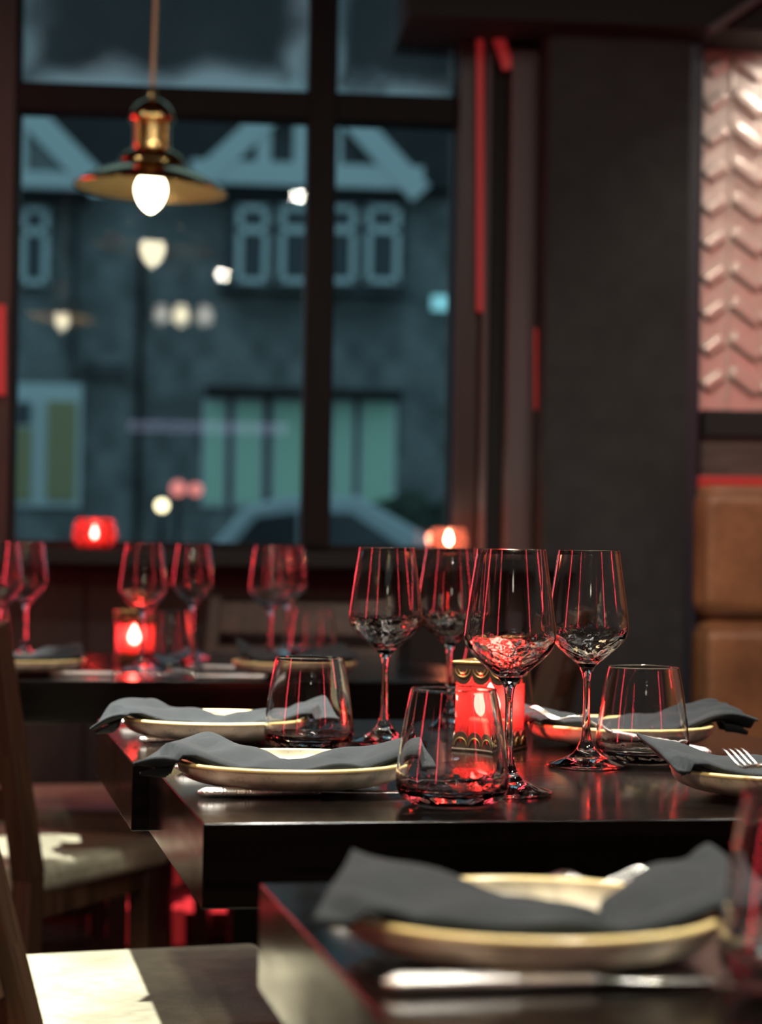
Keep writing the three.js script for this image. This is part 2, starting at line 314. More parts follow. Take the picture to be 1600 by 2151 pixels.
spotFixture(C(0.58, CEIL, 1.0), C(0.06, 0.75, 1.15), POWER.spotFront, 0.27, 0.5, 'round ceiling downlight above the nearest table');
spotFixture(C(-1.72, CEIL, 3.72), C(-0.53, 0.46, 3.68), POWER.spotSeat, 0.062, 0.2, 'round ceiling downlight above the chair by the back table', 1.2);
spotFixture(C(0.98, CEIL, 3.6), C(0.98, 1.25, 5.4), POWER.wash, 0.36, 0.7, 'round ceiling downlight aimed at the copper panel', 2, lin(1, 0.84, 0.70));
// ceiling lamps placed by their mirror image; the small ones are added for sparkle
function mirrored(px, py, y) { const d = ray(px, py), q = d.multiplyScalar((y - EYE) / d.y).add(camera.position); return V(q.x, y, 2 * (WZ - 0.06) - q.z); }
const sparkleLamps = [[668, 455, 'small downlight added for sparkle behind the nearest table, on its long axis'], [1120, 480, 'small downlight added for sparkle behind the nearest table on the right'], [-170, 470, 'small downlight added for sparkle behind the nearest table on the left'],
  [1300, 330, 'small downlight added for sparkle right of the nearest table'], [-260, 330, 'small downlight added for sparkle left of the nearest table'], [1230, 215, 'small downlight added for sparkle right of the middle tables'], [300, 208, 'small downlight added for sparkle left of the middle tables, toward the camera'], [1060, 130, 'small downlight added for sparkle over the far right plate'], [-160, 120, 'small downlight added for sparkle over the left wall side of the chairs']];
for (const [px, py, label] of sparkleLamps) { const p = mirrored(px, py, CEIL); spotFixture(p, V(p.x * 0.9, 0, p.z - 0.2), 1.6, 0.42, 0.7, label, 1.5); }  // unseen lamps added for sparkle, their mirror images kept off the panes
const ceilingSpots = [[632, 405, 'round ceiling downlight over the camera side of the nearest table'], [467, 570, 'round ceiling downlight farther behind the nearest table']];
for (const [px, py, label] of ceilingSpots) { const p = mirrored(px, py, CEIL); spotFixture(p, V(p.x, 0, p.z - 0.4), POWER.back, 0.6, 0.7, label); }

const pendantShade = lathe([[0.150, 0.001], [0.1545, -0.001], [0.1530, 0.003], [0.138, 0.016], [0.115, 0.029], [0.090, 0.039], [0.068, 0.045], [0.0675, 0.052], [0.066, 0.058], [0.060, 0.070], [0.046, 0.078], [0.038, 0.081]], 96);
const shadeInner = lathe([[0.036, 0.079], [0.045, 0.075], [0.058, 0.067], [0.064, 0.056], [0.066, 0.042], [0.089, 0.036], [0.114, 0.026], [0.137, 0.013], [0.150, 0.001]], 96);
const pendantNeck = lathe([[0.038, 0.080], [0.0385, 0.086], [0.037, 0.090], [0.037, 0.130], [0.038, 0.134], [0.0445, 0.136], [0.0455, 0.142], [0.044, 0.150], [0.039, 0.163], [0.029, 0.174], [0.016, 0.181], [0.010, 0.183]], 64);
const bulbGeo = lathe(spline([[0, -0.045], [0.008, -0.041], [0.022, -0.026], [0.0300, -0.004], [0.0285, 0.014], [0.018, 0.034], [0.014, 0.05]], 28), 40);
function pendant(pos, label, cd, k = 1.13) {
  const t = thing('pendant_lamp', label, 'lamp', pos);
  const sh = part('shade', pendantShade, M.brass, t); sh.rotation.z = -2.6 * D2R; part('reflector', shadeInner, M.brassInside, sh);
  const n = part('neck', pendantNeck, M.brass, t); part('cap', lathe([[0.011, 0.181], [0.010, 0.186], [0.0085, 0.198], [0.006, 0.206], [0.004, 0.209]], 32), M.brass, n);
  for (const a of [10, 100, 190, 280]) { const c = Math.cos((a + 35) * D2R), s = Math.sin((a + 35) * D2R); part('strut', bar(V(0.040 * c, 0.134, 0.040 * s), V(0.039 * c, 0.084, 0.039 * s), 0.006, 0.006), M.brass, n); }
  part('bulb', bulbGeo, M.bulb, t);
  t.scale.setScalar(k); const top = (ROOM.top - pos.y - 0.002) / k;
  part('cord', new THREE.TubeGeometry(new THREE.LineCurve3(V(0, 0.205, 0), V(0.012, top, 0)), 4, 0.0042, 8), M.cord, t);
  part('ceiling_rose', lathe([[0.05, top - 0.02], [0.052, top - 0.005], [0.052, top]], 32), M.brass, t);
  const l = new THREE.PointLight(lin(1, 0.84, 0.56), cd, 0, 2); l.name = 'bulb_light'; l.position.set(0, -0.004, 0); l.castShadow = true; l.shadow.radius = 1.5; t.add(l);
  return t;
}
const lampZ = 4.92, lamp1 = C((305 - 800) * lampZ / F, EYE + (1142 - 398) * lampZ / F, lampZ);
pendant(lamp1, 'brass pendant lamp with a flared dish shade and bare glowing bulb', POWER.pendant);
{ const p = mirrored(130, 664, 2.02); pendant(p, 'second brass pendant lamp hanging behind the nearest table', 3.2); }
// a bar of three lamps on the rear ceiling
{
  const p = mirrored(380, 656, 2.5), t = thing('track_light', 'black ceiling bar with three white lamps behind the nearest table', 'lamp', V(p.x, 2.5, p.z));
  part('bar', box(0.7, 0.03, 0.04, 0.004, 0, 0.07, 0), M.blackMetal, t);
  part('stem', bar(V(0, 0.08, 0), V(0, 0.25, 0), 0.016, 0.016), M.blackMetal, t);
  for (const [x, k] of [[-0.13, 0.05], [0, 0.055], [0.16, 0.055]]) {
    part('lamp_head', lathe(spline([[0, -k], [k * 0.8, -k * 0.6], [k, 0], [k * 0.6, k * 0.8], [0.012, 0.06]], 16), 24), x ? M.lampFaint : M.bulb, t, V(x, 0, 0));
    if (x) continue;
    const l = new THREE.PointLight(lin(1, 0.95, 0.85), 0.3, 0, 2); l.name = 'lamp_head_light'; l.position.set(x, 0, 0); l.castShadow = true; l.shadow.radius = 1.4; t.add(l);
  }
}
{ // violet tube over the bar counter on the rear wall
  const z = ROOM.back - 0.06, vz = 2 * (WZ - 0.06) - z, a = onZ(268, 888, vz), b = onZ(606, 890, vz), L = b.x - a.x;
  const t = thing('tube_light', 'long thin violet tube lamp on the rear wall', 'lamp', V((a.x + b.x) / 2, a.y, z));
  part('tube', bar(V(-L / 2, 0, 0), V(L / 2, 0, 0), 0.03, 0.03, V(0, 0, 1), 1, 0.015), M.violetTube, t);
  part('bracket', box(L, 0.03, 0.03, 0.003, 0, 0, 0.03), M.blackMetal, t);
  const r = new THREE.RectAreaLight(lin(0.62, 0.66, 1), 1.2, L, 0.03); r.name = 'tube_glow'; r.position.z = -0.026; t.add(r);
}
// red tubes on the side walls
function redTube(name, a, b, aim, label, strength) {
  const mid = a.clone().add(b).multiplyScalar(0.5), len = a.distanceTo(b), t = thing(name, label, 'lamp', mid);
  part('tube', new THREE.CapsuleGeometry(0.044, len - 0.088, 6, 16), M.redTube, t);
  for (const s of [-1, 1]) part('clip', box(0.095, 0.02, 0.095, 0.003, 0, s * len * 0.4, 0), M.blackMetal, t);
  const r = new THREE.RectAreaLight(lin(1, 0.045, 0.06), strength, 0.088, len); r.name = 'tube_glow'; r.position.copy(aim.clone().multiplyScalar(0.05));
  t.add(r); r.lookAt(mid.clone().add(aim)); return t;
}
for (const [p, aim, label, k] of [
  [C(-1.28, 0, 5.06), V(0, 0, 1), 'red vertical tube lamp on the window wall left of the window', 1],
  [V(ROOM.left + 0.05, 0, -1.6), V(1, 0, 0), 'red vertical tube lamp on the left wall level with the middle tables', 1],
  [V(ROOM.left + 0.05, 0, 0.9), V(1, 0, -0.2), 'red vertical tube lamp on the left wall behind the camera', 0.6],
  [C(1.95, 0, 5.24), V(0, 0, 1), 'red vertical tube lamp on the window wall above the banquette', 0.15],
  [V(ROOM.right - 0.05, 0, -1.9), V(-1, 0, 0), 'red vertical tube lamp on the right wall level with the middle tables', 1],
  [V(ROOM.right - 0.05, 0, 0.6), V(-1, 0, -0.2), 'red vertical tube lamp on the right wall behind the camera', 0.6],
]) redTube('neon_tube', p.clone().setY(p.x > 0 ? 1.24 : 0.6), p.clone().setY(2.15), aim.normalize(), label, POWER.red * k);
{ // a red tube along the skirting below the window
  const x0 = ROOM.left + 0.1, x1 = 0.3, t = thing('neon_tube', 'long red tube lamp lying along the skirting below the window', 'lamp', V(0, 0.10, WZ + 0.05));
  const g = new THREE.CapsuleGeometry(0.018, x1 - x0, 6, 16); g.rotateZ(Math.PI / 2); g.translate((x0 + x1) / 2, 0, 0); part('tube', g, M.redTubeSoft, t);
  const r = new THREE.RectAreaLight(lin(1, 0.05, 0.07), 1.5, x1 - x0, 0.036); r.name = 'tube_glow'; r.position.set((x0 + x1) / 2, 0, 0.03); t.add(r); r.lookAt(V((x0 + x1) / 2, 0.10, 5));
}
// dim glowing strips painted in for red light on joinery and low wall
function redGlowStrip(px0, px1, py0, py1, z, label, lean = 0) {
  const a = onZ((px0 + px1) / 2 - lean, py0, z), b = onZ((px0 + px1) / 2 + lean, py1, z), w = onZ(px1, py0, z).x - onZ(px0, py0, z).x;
  const t = thing('painted_red_light', label, 'painted light', b.clone());
  part('strip', bar(V(0, 0, 0), a.clone().sub(b), w, 0.012, V(1, 0, 0), 1, 0.002), M.redGlowDim, t);
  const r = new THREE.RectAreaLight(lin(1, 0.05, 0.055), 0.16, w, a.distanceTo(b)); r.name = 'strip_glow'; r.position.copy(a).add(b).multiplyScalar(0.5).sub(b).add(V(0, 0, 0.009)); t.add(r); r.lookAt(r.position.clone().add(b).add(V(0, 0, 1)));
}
redGlowStrip(1001, 1015, 70, 655, WZ + 0.048, 'thin strip of painted red light along the right side of the window frame', 0);
redGlowStrip(1044, 1068, 70, 145, WZ + 0.06, 'short slanting strip of painted red light near the soffit', 12);
redGlowStrip(-6, 12, 640, 830, WZ + 0.02, 'short strip of painted red light at the left end of the window wall');
redGlowStrip(1123, 1128, 690, 860, WZ + 0.082, 'faint strip of painted red light beside the dark column edge', 0);
redGlowStrip(247, 273, 1690, 1985, WZ + 0.06, 'low strip of painted red light by the chair legs under the sill, nearer the left one', 0);
redGlowStrip(362, 388, 1690, 1985, WZ + 0.06, 'low strip of painted red light by the table leg under the sill', 0);

// ------------------------------------------------------------------ tables
function table(pos, w, d, label, foot = 0.5, slabH = 0.068) {
  const fx = w * foot;
  const t = thing('dining_table', label, 'table', pos, TABLE_TURN);
  part('tabletop', box(w, slabH, d, 0.0016, w / 2, TABLE_Y - slabH / 2, -d / 2), M.tableWood, t);
  part('column', box(0.09, TABLE_Y - slabH - 0.03, 0.09, 0.006, fx, (TABLE_Y - slabH + 0.03) / 2, -d / 2), M.frame, t);
  part('base', merged([box(0.34, 0.03, 0.08, 0.006, fx, 0.015, -d / 2), box(0.08, 0.03, 0.34, 0.006, fx, 0.0152, -d / 2)]), M.blackMetal, t);
  return t;
}
const tx = V(Math.cos(TABLE_TURN), 0, -Math.sin(TABLE_TURN)), tz = V(Math.sin(TABLE_TURN), 0, Math.cos(TABLE_TURN));
const at = (p) => p.clone().setY(0);
const midCorner = onTable(427, 1730), notch = onTable(302, 1603), farCorner = onTable(230, 1511);
const d1 = midCorner.distanceTo(notch), d2 = notch.distanceTo(farCorner);
table(at(midCorner), 0.77, d1 - 0.002, 'dark glossy wooden table with the two sharpest tumblers, middle of the picture');
table(at(midCorner).addScaledVector(tz, -d1).addScaledVector(tx, -0.017), 0.77, d2, 'dark wooden table pushed against the far side of the middle one');
const nearCorner = onTable(545, 1856);
table(at(nearCorner).addScaledVector(tz, 0.62), 0.77, 0.62, 'nearest dark wooden table, cut off by the bottom of the picture');
const backCorner = onTable(38, 1429);
table(at(backCorner), 0.80, 0.50, 'dark wooden table with a lit red lantern near the window', 0.66);
table(at(backCorner).addScaledVector(tz, -0.502), 0.80, 0.42, 'dark wooden table pushed up between the lantern table and the window', 0.6);

// ------------------------------------------------------------------ chairs
function makeChair() {
  const t = new THREE.Group(); t.name = 'dining_chair';
  const W = 0.215, ZB = 0.205, top = 0.845;
  for (const s of [-1, 1]) {
    part('rear_leg', merged([bar(V(s * W, 0, ZB + 0.03), V(s * W, 0.45, ZB), 0.034, 0.044), bar(V(s * W, 0.445, ZB), V(s * (W - 0.004), top, ZB + 0.105), 0.036, 0.046, V(1, 0, 0), 0.82)]), M.chairWood, t);
    part('front_leg', bar(V(s * (W - 0.005), 0, -0.185), V(s * (W - 0.005), 0.425, -0.185), 0.032, 0.034, V(1, 0, 0), 1.2), M.chairWood, t);
    part('side_rail', box(0.022, 0.05, 0.37, 0.003, s * (W - 0.004), 0.40, 0.01), M.chairWood, t);
    part('stretcher', box(0.018, 0.028, 0.39, 0.003, s * (W - 0.004), 0.2, 0.01), M.chairWood, t);
  }
  part('front_rail', box(0.39, 0.05, 0.022, 0.003, 0, 0.40, -0.185), M.chairWood, t);
  part('back_rail', box(0.39, 0.05, 0.022, 0.003, 0, 0.40, 0.2), M.chairWood, t);
  // slats, gently bowed
  for (const [y, h] of [[0.80, 0.075], [0.71, 0.05], [0.635, 0.05], [0.56, 0.05]]) {
    const g = new RoundedBoxGeometry(0.405, h, 0.016, 2, 0.003, 1), p = g.attributes.position, zc = ZB + 0.105 * (y - 0.45) / (top - 0.45);
    for (let i = 0; i < p.count; i++) { const x = p.getX(i) / 0.2; p.setZ(i, p.getZ(i) + 0.012 * (1 - x * x) + p.getY(i) * 0.26); }
    g.computeVertexNormals(); muv(g); g.translate(0, y, zc); part('slat', g, M.chairWood, t);
  }
  // padded seat
  const g = new RoundedBoxGeometry(0.47, 0.05, 0.45, 5, 0.02, 1), p = g.attributes.position;
  for (let i = 0; i < p.count; i++) {
    const x = p.getX(i) / 0.235, z = p.getZ(i) / 0.225;
    if (p.getY(i) > 0) p.setY(i, p.getY(i) + 0.012 * (1 - x * x) * (1 - z * z));
    p.setX(i, p.getX(i) * (1 - 0.045 * z));
  }
  g.computeVertexNormals(); muv(g); g.translate(0, 0.436, -0.005);
  part('seat', g, M.seat, t);
  return t;
}
const chairModel = makeChair();
function chair(x, z, face, label) {                 // place and facing (degrees left of straight to the right) as seen from the camera
  const c = chairModel.clone(); c.name = numbered('dining_chair'); c.userData = { label, category: 'chair', group: 'wooden dining chairs with pale seats' };
  c.position.copy(C(x, 0, z)); c.rotation.y = (-90 + face - YAW) * D2R; scene.add(c); return c;
}
chair(-0.291, 2.529, 18, 'wooden chair with a brightly lit pale seat, in the lower left corner');
chair(-0.665, 3.706, 68, 'wooden chair with its tall rear post showing at the left edge, half its seat lit');
chair(-0.72, 4.38, 12, 'wooden chair with a reddish seat behind the half-lit one');
chair(-0.079, 1.508, -8, 'wooden chair with only a leaning post in view in the bottom left corner');
chair(-0.22, 4.86, 262, 'wooden chair with its top rail showing behind the wine glasses of the back table');
chair(0.075, 4.27, 169, 'wooden chair with a slanting post behind the rightmost large wine glass');

// ------------------------------------------------------------------ glasses
const footPts = [[0, 0.0006], [0.012, 0.0004], [0.030, 0.0002], [0.0385, 0.0002], [0.0402, 0.0010], [0.0405, 0.0020], [0.0398, 0.0030], [0.034, 0.0044], [0.024, 0.0078], [0.015, 0.0125], [0.0095, 0.0185], [0.0062, 0.026]];
const stemPts = spline([[0.0062, 0.026], [0.0045, 0.036], [0.0037, 0.052], [0.0035, 0.070], [0.0038, 0.085], [0.0052, 0.0945], [0.0078, 0.101]], 20);
const bowlOut = spline([[0.0078, 0.101], [0.0120, 0.1055], [0.0205, 0.1125], [0.0300, 0.1208], [0.0380, 0.1295], [0.0414, 0.1385], [0.0413, 0.1470], [0.0395, 0.1620], [0.0366, 0.1830], [0.0312, 0.2195]], 50);
const bowlIn = spline([[0.0301, 0.2195], [0.0355, 0.1830], [0.0384, 0.1620], [0.0401, 0.1470], [0.0401, 0.1392], [0.0362, 0.1312], [0.0280, 0.1232], [0.0185, 0.1158], [0.0095, 0.1105], [0, 0.1085]], 50);
function ripple(g, y0, y1, amp, freq, seed) {       // hand-made glass is never quite even
  const p = g.attributes.position, n = g.attributes.normal;
  for (let i = 0; i < p.count; i++) {
    const y = p.getY(i), k = sm(y, y0 - 0.004, y0) * (1 - sm(y, y1, y1 + 0.012)); if (k <= 0) continue;
    const a = Math.atan2(p.getZ(i), p.getX(i)) / (2 * Math.PI) + 0.5, R = 40, d = amp * k * ((noise(a * R, y * freq, R, seed) - 0.5) + 0.6 * (noise(a * R * 2, y * freq * 2, R * 2, seed + 1) - 0.5)) * Math.min(1, Math.hypot(p.getX(i), p.getZ(i)) / 0.012);
    p.setXYZ(i, p.getX(i) + n.getX(i) * d, p.getY(i) + n.getY(i) * d, p.getZ(i) + n.getZ(i) * d);
  }
  const old = n.clone(), first = []; g.computeVertexNormals();
  for (let i = 0; i < p.count; i++) { const y = p.getY(i), k = sm(y, y0 - 0.006, y0) * (1 - sm(y, y1, y1 + 0.014)); if (k <= 0 || Math.hypot(p.getX(i), p.getZ(i)) < 1e-4) n.setXYZ(i, old.getX(i), old.getY(i), old.getZ(i)); }
  return g;
}
const wineModel = new THREE.Group(); wineModel.name = 'wine_glass';
part('foot', ripple(lathe(footPts, 96), 0.003, 0.014, 0.0003, 400, 9), M.glass, wineModel);
part('stem', lathe(stemPts, 48), M.glass, wineModel);
part('bowl', ripple(lathe([...bowlOut, [0.0310, 0.2201], [0.0303, 0.2201], ...bowlIn], 144), 0.111, 0.136, 0.00030, 420, 5), M.glass, wineModel);
function wineGlass(px, py, label, group) {
  const g = wineModel.clone(); g.name = numbered('wine_glass'); g.userData = { label, category: 'wine glass', group };
  g.position.copy(onTable(px, py)).setY(TABLE_Y + 0.0004); g.rotation.y = used.get('wine_glass') * 0.7; scene.add(g);
}
const tumOut = spline([[0.036, 0.0008], [0.0425, 0.004], [0.0472, 0.010], [0.0490, 0.018], [0.0483, 0.030], [0.0455, 0.052], [0.0418, 0.076], [0.0372, 0.0985]], 40);
const tumIn = spline([[0.0358, 0.0985], [0.0403, 0.076], [0.0440, 0.052], [0.0467, 0.031], [0.0473, 0.021], [0.0452, 0.0145], [0.0385, 0.0110], [0.024, 0.0098], [0, 0.0095]], 40);
const tumblerGeo = ripple(lathe([[0, 0.0022], [0.020, 0.0020], [0.029, 0.0012], [0.033, 0.0002], ...tumOut, [0.0369, 0.0992], [0.0361, 0.0992], ...tumIn], 144), 0.0085, 0.018, 0.00028, 420, 7);
function tumbler(px, py, label, group) {
  const m = part(numbered('tumbler'), tumblerGeo, M.glass, scene, onTable(px, py).setY(TABLE_Y + 0.0004)); m.userData = { label, category: 'tumbler', group };
}
const WG = 'empty wine glasses on the middle tables', TG = 'stemless water tumblers on the middle tables';
wineGlass(806, 1562, 'clear wine glass standing left of the red lantern, leftmost of the four large ones', WG);
wineGlass(941, 1527, 'clear wine glass standing behind the red lantern', WG);
wineGlass(1066, 1668, 'clear wine glass nearest the camera, in front of the red lantern', WG);
wineGlass(1230, 1611, 'clear wine glass right of the red lantern, beside a tumbler', WG);
tumbler(648, 1572, 'clear stemless tumbler beside the left-hand plates, in front of folded dark napkin', TG);
tumbler(949, 1688, 'clear stemless tumbler at the front table edge with the red candle glowing through it', TG);
tumbler(1348, 1600, 'clear stemless tumbler on the right in front of the dark napkin', TG);
tumbler(1038, 1521, 'clear stemless tumbler mostly hidden behind the red lantern', TG);
tumbler(1715, 2082, 'blurred tumbler at the lower right edge of the nearest table', 'tumblers on the nearest table');
const WB = 'blurred wine glasses on the back table', TB = 'blurred tumblers on the back table';
wineGlass(298, 1410, 'blurred wine glass beside the lit red lantern of the back table', WB);
wineGlass(402, 1382, 'blurred wine glass second from the back lantern, with a bright base', WB);
wineGlass(566, 1398, 'blurred wine glass overlapping another behind the left tumbler, the left one of the two', WB);
wineGlass(600, 1376, 'blurred wine glass overlapping another behind the left tumbler, the right one of the two', WB);
wineGlass(-4, 1401, 'blurred wine glass cut by the left edge of the picture', WB);
wineGlass(52, 1382, 'blurred wine glass above the tall chair post at the left', WB);
tumbler(354, 1400, 'blurred tumbler beside the lit lantern of the back table', TB);
tumbler(655, 1384, 'blurred tumbler behind the right plate of the back table', TB);
tumbler(-30, 1392, 'blurred tumbler behind the top of the tall chair post', TB);

// ------------------------------------------------------------------ plates, napkins, cutlery
const PR = 0.105, PF = 0.8;                          // plate radius; how flat it is
const plateModel = new THREE.Group(); plateModel.name = 'plate';
part('dish', lathe([[0, 0.004], [0.048, 0.004], [0.050, 0.0], [0.056, 0.0], [0.058, 0.004], ...spline([[0.058, 0.004], [0.078, 0.0062], [0.0935, 0.0115], [0.1018, 0.0195], [0.1045, 0.0300]], 20)], 96), M.stoneware, plateModel);
part('well', lathe([...spline([[0.1008, 0.0310], [0.0985, 0.0225], [0.091, 0.0150], [0.077, 0.0100], [0.058, 0.0080], [0.03, 0.0075], [0, 0.0075]], 22)], 96), M.dishInside, plateModel);
part('rim', lathe([[0.1008, 0.0310], [0.1014, 0.0324], [0.1030, 0.0330], [0.1046, 0.0325], [0.1053, 0.0312], [0.1052, 0.0290], [0.1043, 0.0290]].reverse(), 96), M.goldRim, plateModel);
{ const uvFix = (m) => { m.geometry.scale(1, PF, 1); const p = m.geometry.attributes.position, uv = new Float32Array(p.count * 2); for (let i = 0; i < p.count; i++) { uv[2 * i] = p.getX(i); uv[2 * i + 1] = p.getZ(i) + p.getY(i); } m.geometry.setAttribute('uv', new THREE.BufferAttribute(uv, 2)); }; plateModel.children.forEach(uvFix); }
function plate(px, py, label, group) {
  const p = onTable(px, py).setY(TABLE_Y + 0.0003), g = plateModel.clone();
  g.name = numbered('plate'); g.userData = { label, category: 'plate', group }; g.position.copy(p); scene.add(g); return p;
}
// a cloth napkin pulled into a bow: both ends spread and rise over the rim, the far edge dips to the middle
function clothSurface(o, layer) {
  const nu = 72, nv = 28, top = [], bot = [], R = rng(o.seed + layer * 17), ph = R() * 6, ph2 = R() * 6, uv = [];
  for (let i = 0; i <= nu; i++) for (let j = 0; j <= nv; j++) {
    const u = (i / nu) * 2 - 1, v = j / nv, a = Math.abs(u), L = (u < 0 ? o.left : o.right), end = u < 0 ? o.flareL : o.flareR;
    const near = o.near * (1 - 0.12 * a) - 0.012 * layer, far = -(o.pinch + (o.spread - o.pinch) * Math.pow(a, o.power)) * (u < 0 ? 1 : o.rightWidth) + 0.01 * layer;
    const skew = (u < 0 ? o.skewL : o.skewR) * v * a;
    let x = u * L * (1 - 0.05 * layer) + skew, z = near + (far - near) * v;
    const lift = o.sag + (end - o.sag) * Math.pow(a, o.liftPow ?? 1.35), tilt = o.tilt * v * (0.35 + 0.65 * a);
    let y = lift + tilt - 0.007 * layer * (1 - v * 0.4);
    y += o.pleat * a * a * Math.sin(v * o.folds * Math.PI * 2 + ph) + 0.0022 * Math.sin(u * 5 + v * 4 + ph2) + 0.002 * Math.sin(u * 11 - v * 7 + ph);
    const droop = u < 0 ? o.droopL : o.droopR; y -= droop * Math.max(0, a - 0.72) * Math.max(0, a - 0.72) / 0.0784;
    // cloth lies on the plate, never in it
    const r = Math.hypot(x + o.ox, z + o.oz), rest = PF * (r < 0.058 ? 0.0105 : r < PR ? 0.0105 + (r - 0.058) / (PR - 0.058) * 0.0245 : r < PR + 0.012 ? 0.035 : 0);
    const e = 1 - Math.pow(Math.abs(v * 2 - 1), 6), ee = 1 - Math.pow(a, 14), th = o.thick * (0.25 + 0.75 * e * ee);
    const yb = Math.max(y - th, rest + 0.0015 + (1 - layer) * 0.003); y = Math.max(y, yb + th * 0.8);
    top.push([x, y, z]); bot.push([x, yb, z]); uv.push(x, z);
  }
  const n = (nu + 1) * (nv + 1), pos = new Float32Array(n * 6), uvs = new Float32Array(n * 4), idx = [];
  for (let k = 0; k < n; k++) { pos.set(top[k], k * 3); pos.set(bot[k], (n + k) * 3); uvs.set([uv[2 * k], uv[2 * k + 1]], k * 2); uvs.set([uv[2 * k], uv[2 * k + 1]], (n + k) * 2); }
  const id = (i, j) => i * (nv + 1) + j;
  for (let i = 0; i < nu; i++) for (let j = 0; j < nv; j++) { const a = id(i, j), b = id(i + 1, j), c = id(i + 1, j + 1), d = id(i, j + 1); idx.push(a, b, c, a, c, d, n + a, n + c, n + b, n + a, n + d, n + c); }
  const wall = (a, b) => idx.push(a, n + b, b, a, n + a, n + b);
  for (let i = 0; i < nu; i++) { wall(id(i, 0), id(i + 1, 0)); wall(id(i + 1, nv), id(i, nv)); }
  for (let j = 0; j < nv; j++) { wall(id(0, j + 1), id(0, j)); wall(id(nu, j), id(nu, j + 1)); }
  const g = new THREE.BufferGeometry(); g.setAttribute('position', new THREE.BufferAttribute(pos, 3)); g.setAttribute('uv', new THREE.BufferAttribute(uvs, 2)); g.setIndex(idx); g.computeVertexNormals(); return g;
}
function napkin(platePos, label, turn, opts, group) {
  const o = { seed: 1, left: 0.14, right: 0.14, near: 0.066, pinch: 0.0, spread: 0.09, power: 0.9, rightWidth: 1, sag: 0.028, flareL: 0.044, flareR: 0.044, tilt: 0.016, pleat: 0.005, folds: 1.2, droopL: 0, droopR: 0, thick: 0.007, skewL: 0, skewR: 0, ox: 0, oz: 0, ...opts };
  const t = thing('napkin', label, 'napkin', platePos.clone().add(V(o.ox, 0, o.oz).applyAxisAngle(V(0, 1, 0), turn)), turn, group);
  part('cloth', clothSurface(o, 0), M.napkin, t); part('fold', clothSurface(o, 1), M.napkin, t);
  return t;
}
// cutlery lies along +X from its handle end at the origin
function bendStrip(len, width, height, n = 40) {     // swept flat bar: width(t), height(t), thickness
  const pos = [], idx = [], ring = 10;
  for (let i = 0; i <= n; i++) { const t = i / n, w = width(t) / 2, [y, h] = height(t); for (let k = 0; k < ring; k++) { const a = (k / ring) * 2 * Math.PI; pos.push(t * len, y + Math.sin(a) * h / 2, Math.cos(a) * w); } }
  for (let i = 0; i < n; i++) for (let k = 0; k < ring; k++) { const a = i * ring + k, b = i * ring + (k + 1) % ring, c = a + ring, d = b + ring; idx.push(a, c, b, b, c, d); }
  for (let k = 1; k < ring - 1; k++) { idx.push(0, k, k + 1); const o = n * ring; idx.push(o, o + k + 1, o + k); }
  const g = new THREE.BufferGeometry(); g.setAttribute('position', new THREE.Float32BufferAttribute(pos, 3)); g.setIndex(idx); g.computeVertexNormals();
  const p = g.attributes.position, uv = []; for (let i = 0; i < p.count; i++) uv.push(p.getX(i), p.getZ(i) + p.getY(i)); g.setAttribute('uv', new THREE.Float32BufferAttribute(uv, 2)); return g;
}
const knifeModel = new THREE.Group(); knifeModel.name = 'knife';
part('handle', bendStrip(0.108, (t) => 0.0155 * Math.sqrt(Math.min(1, t * 12 + 0.05)) * (1 - 0.25 * t), (t) => [0.0046, 0.009 * Math.sqrt(Math.min(1, t * 14 + 0.08)) * (1 - 0.25 * t)]), M.steelHammered, knifeModel);
part('blade', bendStrip(0.118, (t) => (0.011 + 0.009 * sm(t, 0, 0.3)) * Math.sqrt(Math.max(0.02, 1 - Math.pow(t, 6))), (t) => [0.0042 - 0.002 * t, 0.0058 - 0.0042 * sm(t, 0, 0.15)]), M.steel, knifeModel, V(0.107, 0, 0));
const forkModel = new THREE.Group(); forkModel.name = 'fork';
const forkY = (x) => 0.0046 + 0.010 * sm(x, 0.11, 0.150) + (x > 0.15 ? -0.008 * sm(x, 0.15, 0.172) + 0.008 * sm(x, 0.172, 0.2) : 0);
part('handle', bendStrip(0.112, (t) => 0.0155 * Math.sqrt(Math.min(1, t * 12 + 0.05)) * (1 - 0.62 * t), (t) => [0.0046, 0.009 * Math.sqrt(Math.min(1, t * 14 + 0.08)) * (1 - 0.5 * t)]), M.steelHammered, forkModel);
part('neck', bendStrip(0.046, (t) => 0.0062 + 0.018 * sm(t, 0.45, 1), (t) => [forkY(0.111 + t * 0.046), 0.0044 - 0.0018 * t]), M.steel, forkModel, V(0.111, 0, 0));
for (let k = 0; k < 4; k++) part('tine', bendStrip(0.048, (t) => 0.0036 - 0.0016 * t, (t) => [forkY(0.155 + t * 0.045), 0.0026 - 0.001 * t], 16), M.steel, forkModel, V(0.155, 0, -0.0099 + k * 0.0066));
function cutlery(model, px, py, turnDeg, label, category, group, lift = 0) {
  const g = model.clone(); g.name = numbered(model.name); g.userData = { label, category, group };
  g.position.copy(onTable(px, py)).setY(TABLE_Y + 0.0003); g.rotation.order = 'YZX'; g.rotation.y = TABLE_TURN + turnDeg * D2R; g.rotation.z = lift; scene.add(g); return g;
}
const KG = 'table knives', FG = 'forks', PG = 'stoneware plates with golden rims', NG = 'dark folded napkins';
const pLF = plate(612, 1655, 'stoneware plate with golden rim at the front left of the middle tables', PG);
const pLR = plate(452, 1553, 'stoneware plate with golden rim at the far left of the middle tables', PG);
const pRR = plate(1302, 1566, 'stoneware plate with golden rim at the far right, behind the tumbler', PG);
const pRF = plate(1650, 1672, 'stoneware plate with golden rim cut by the right edge of the picture', PG);
const pNear = plate(1108, 2003, 'large blurred stoneware plate with golden rim on the nearest table', PG);
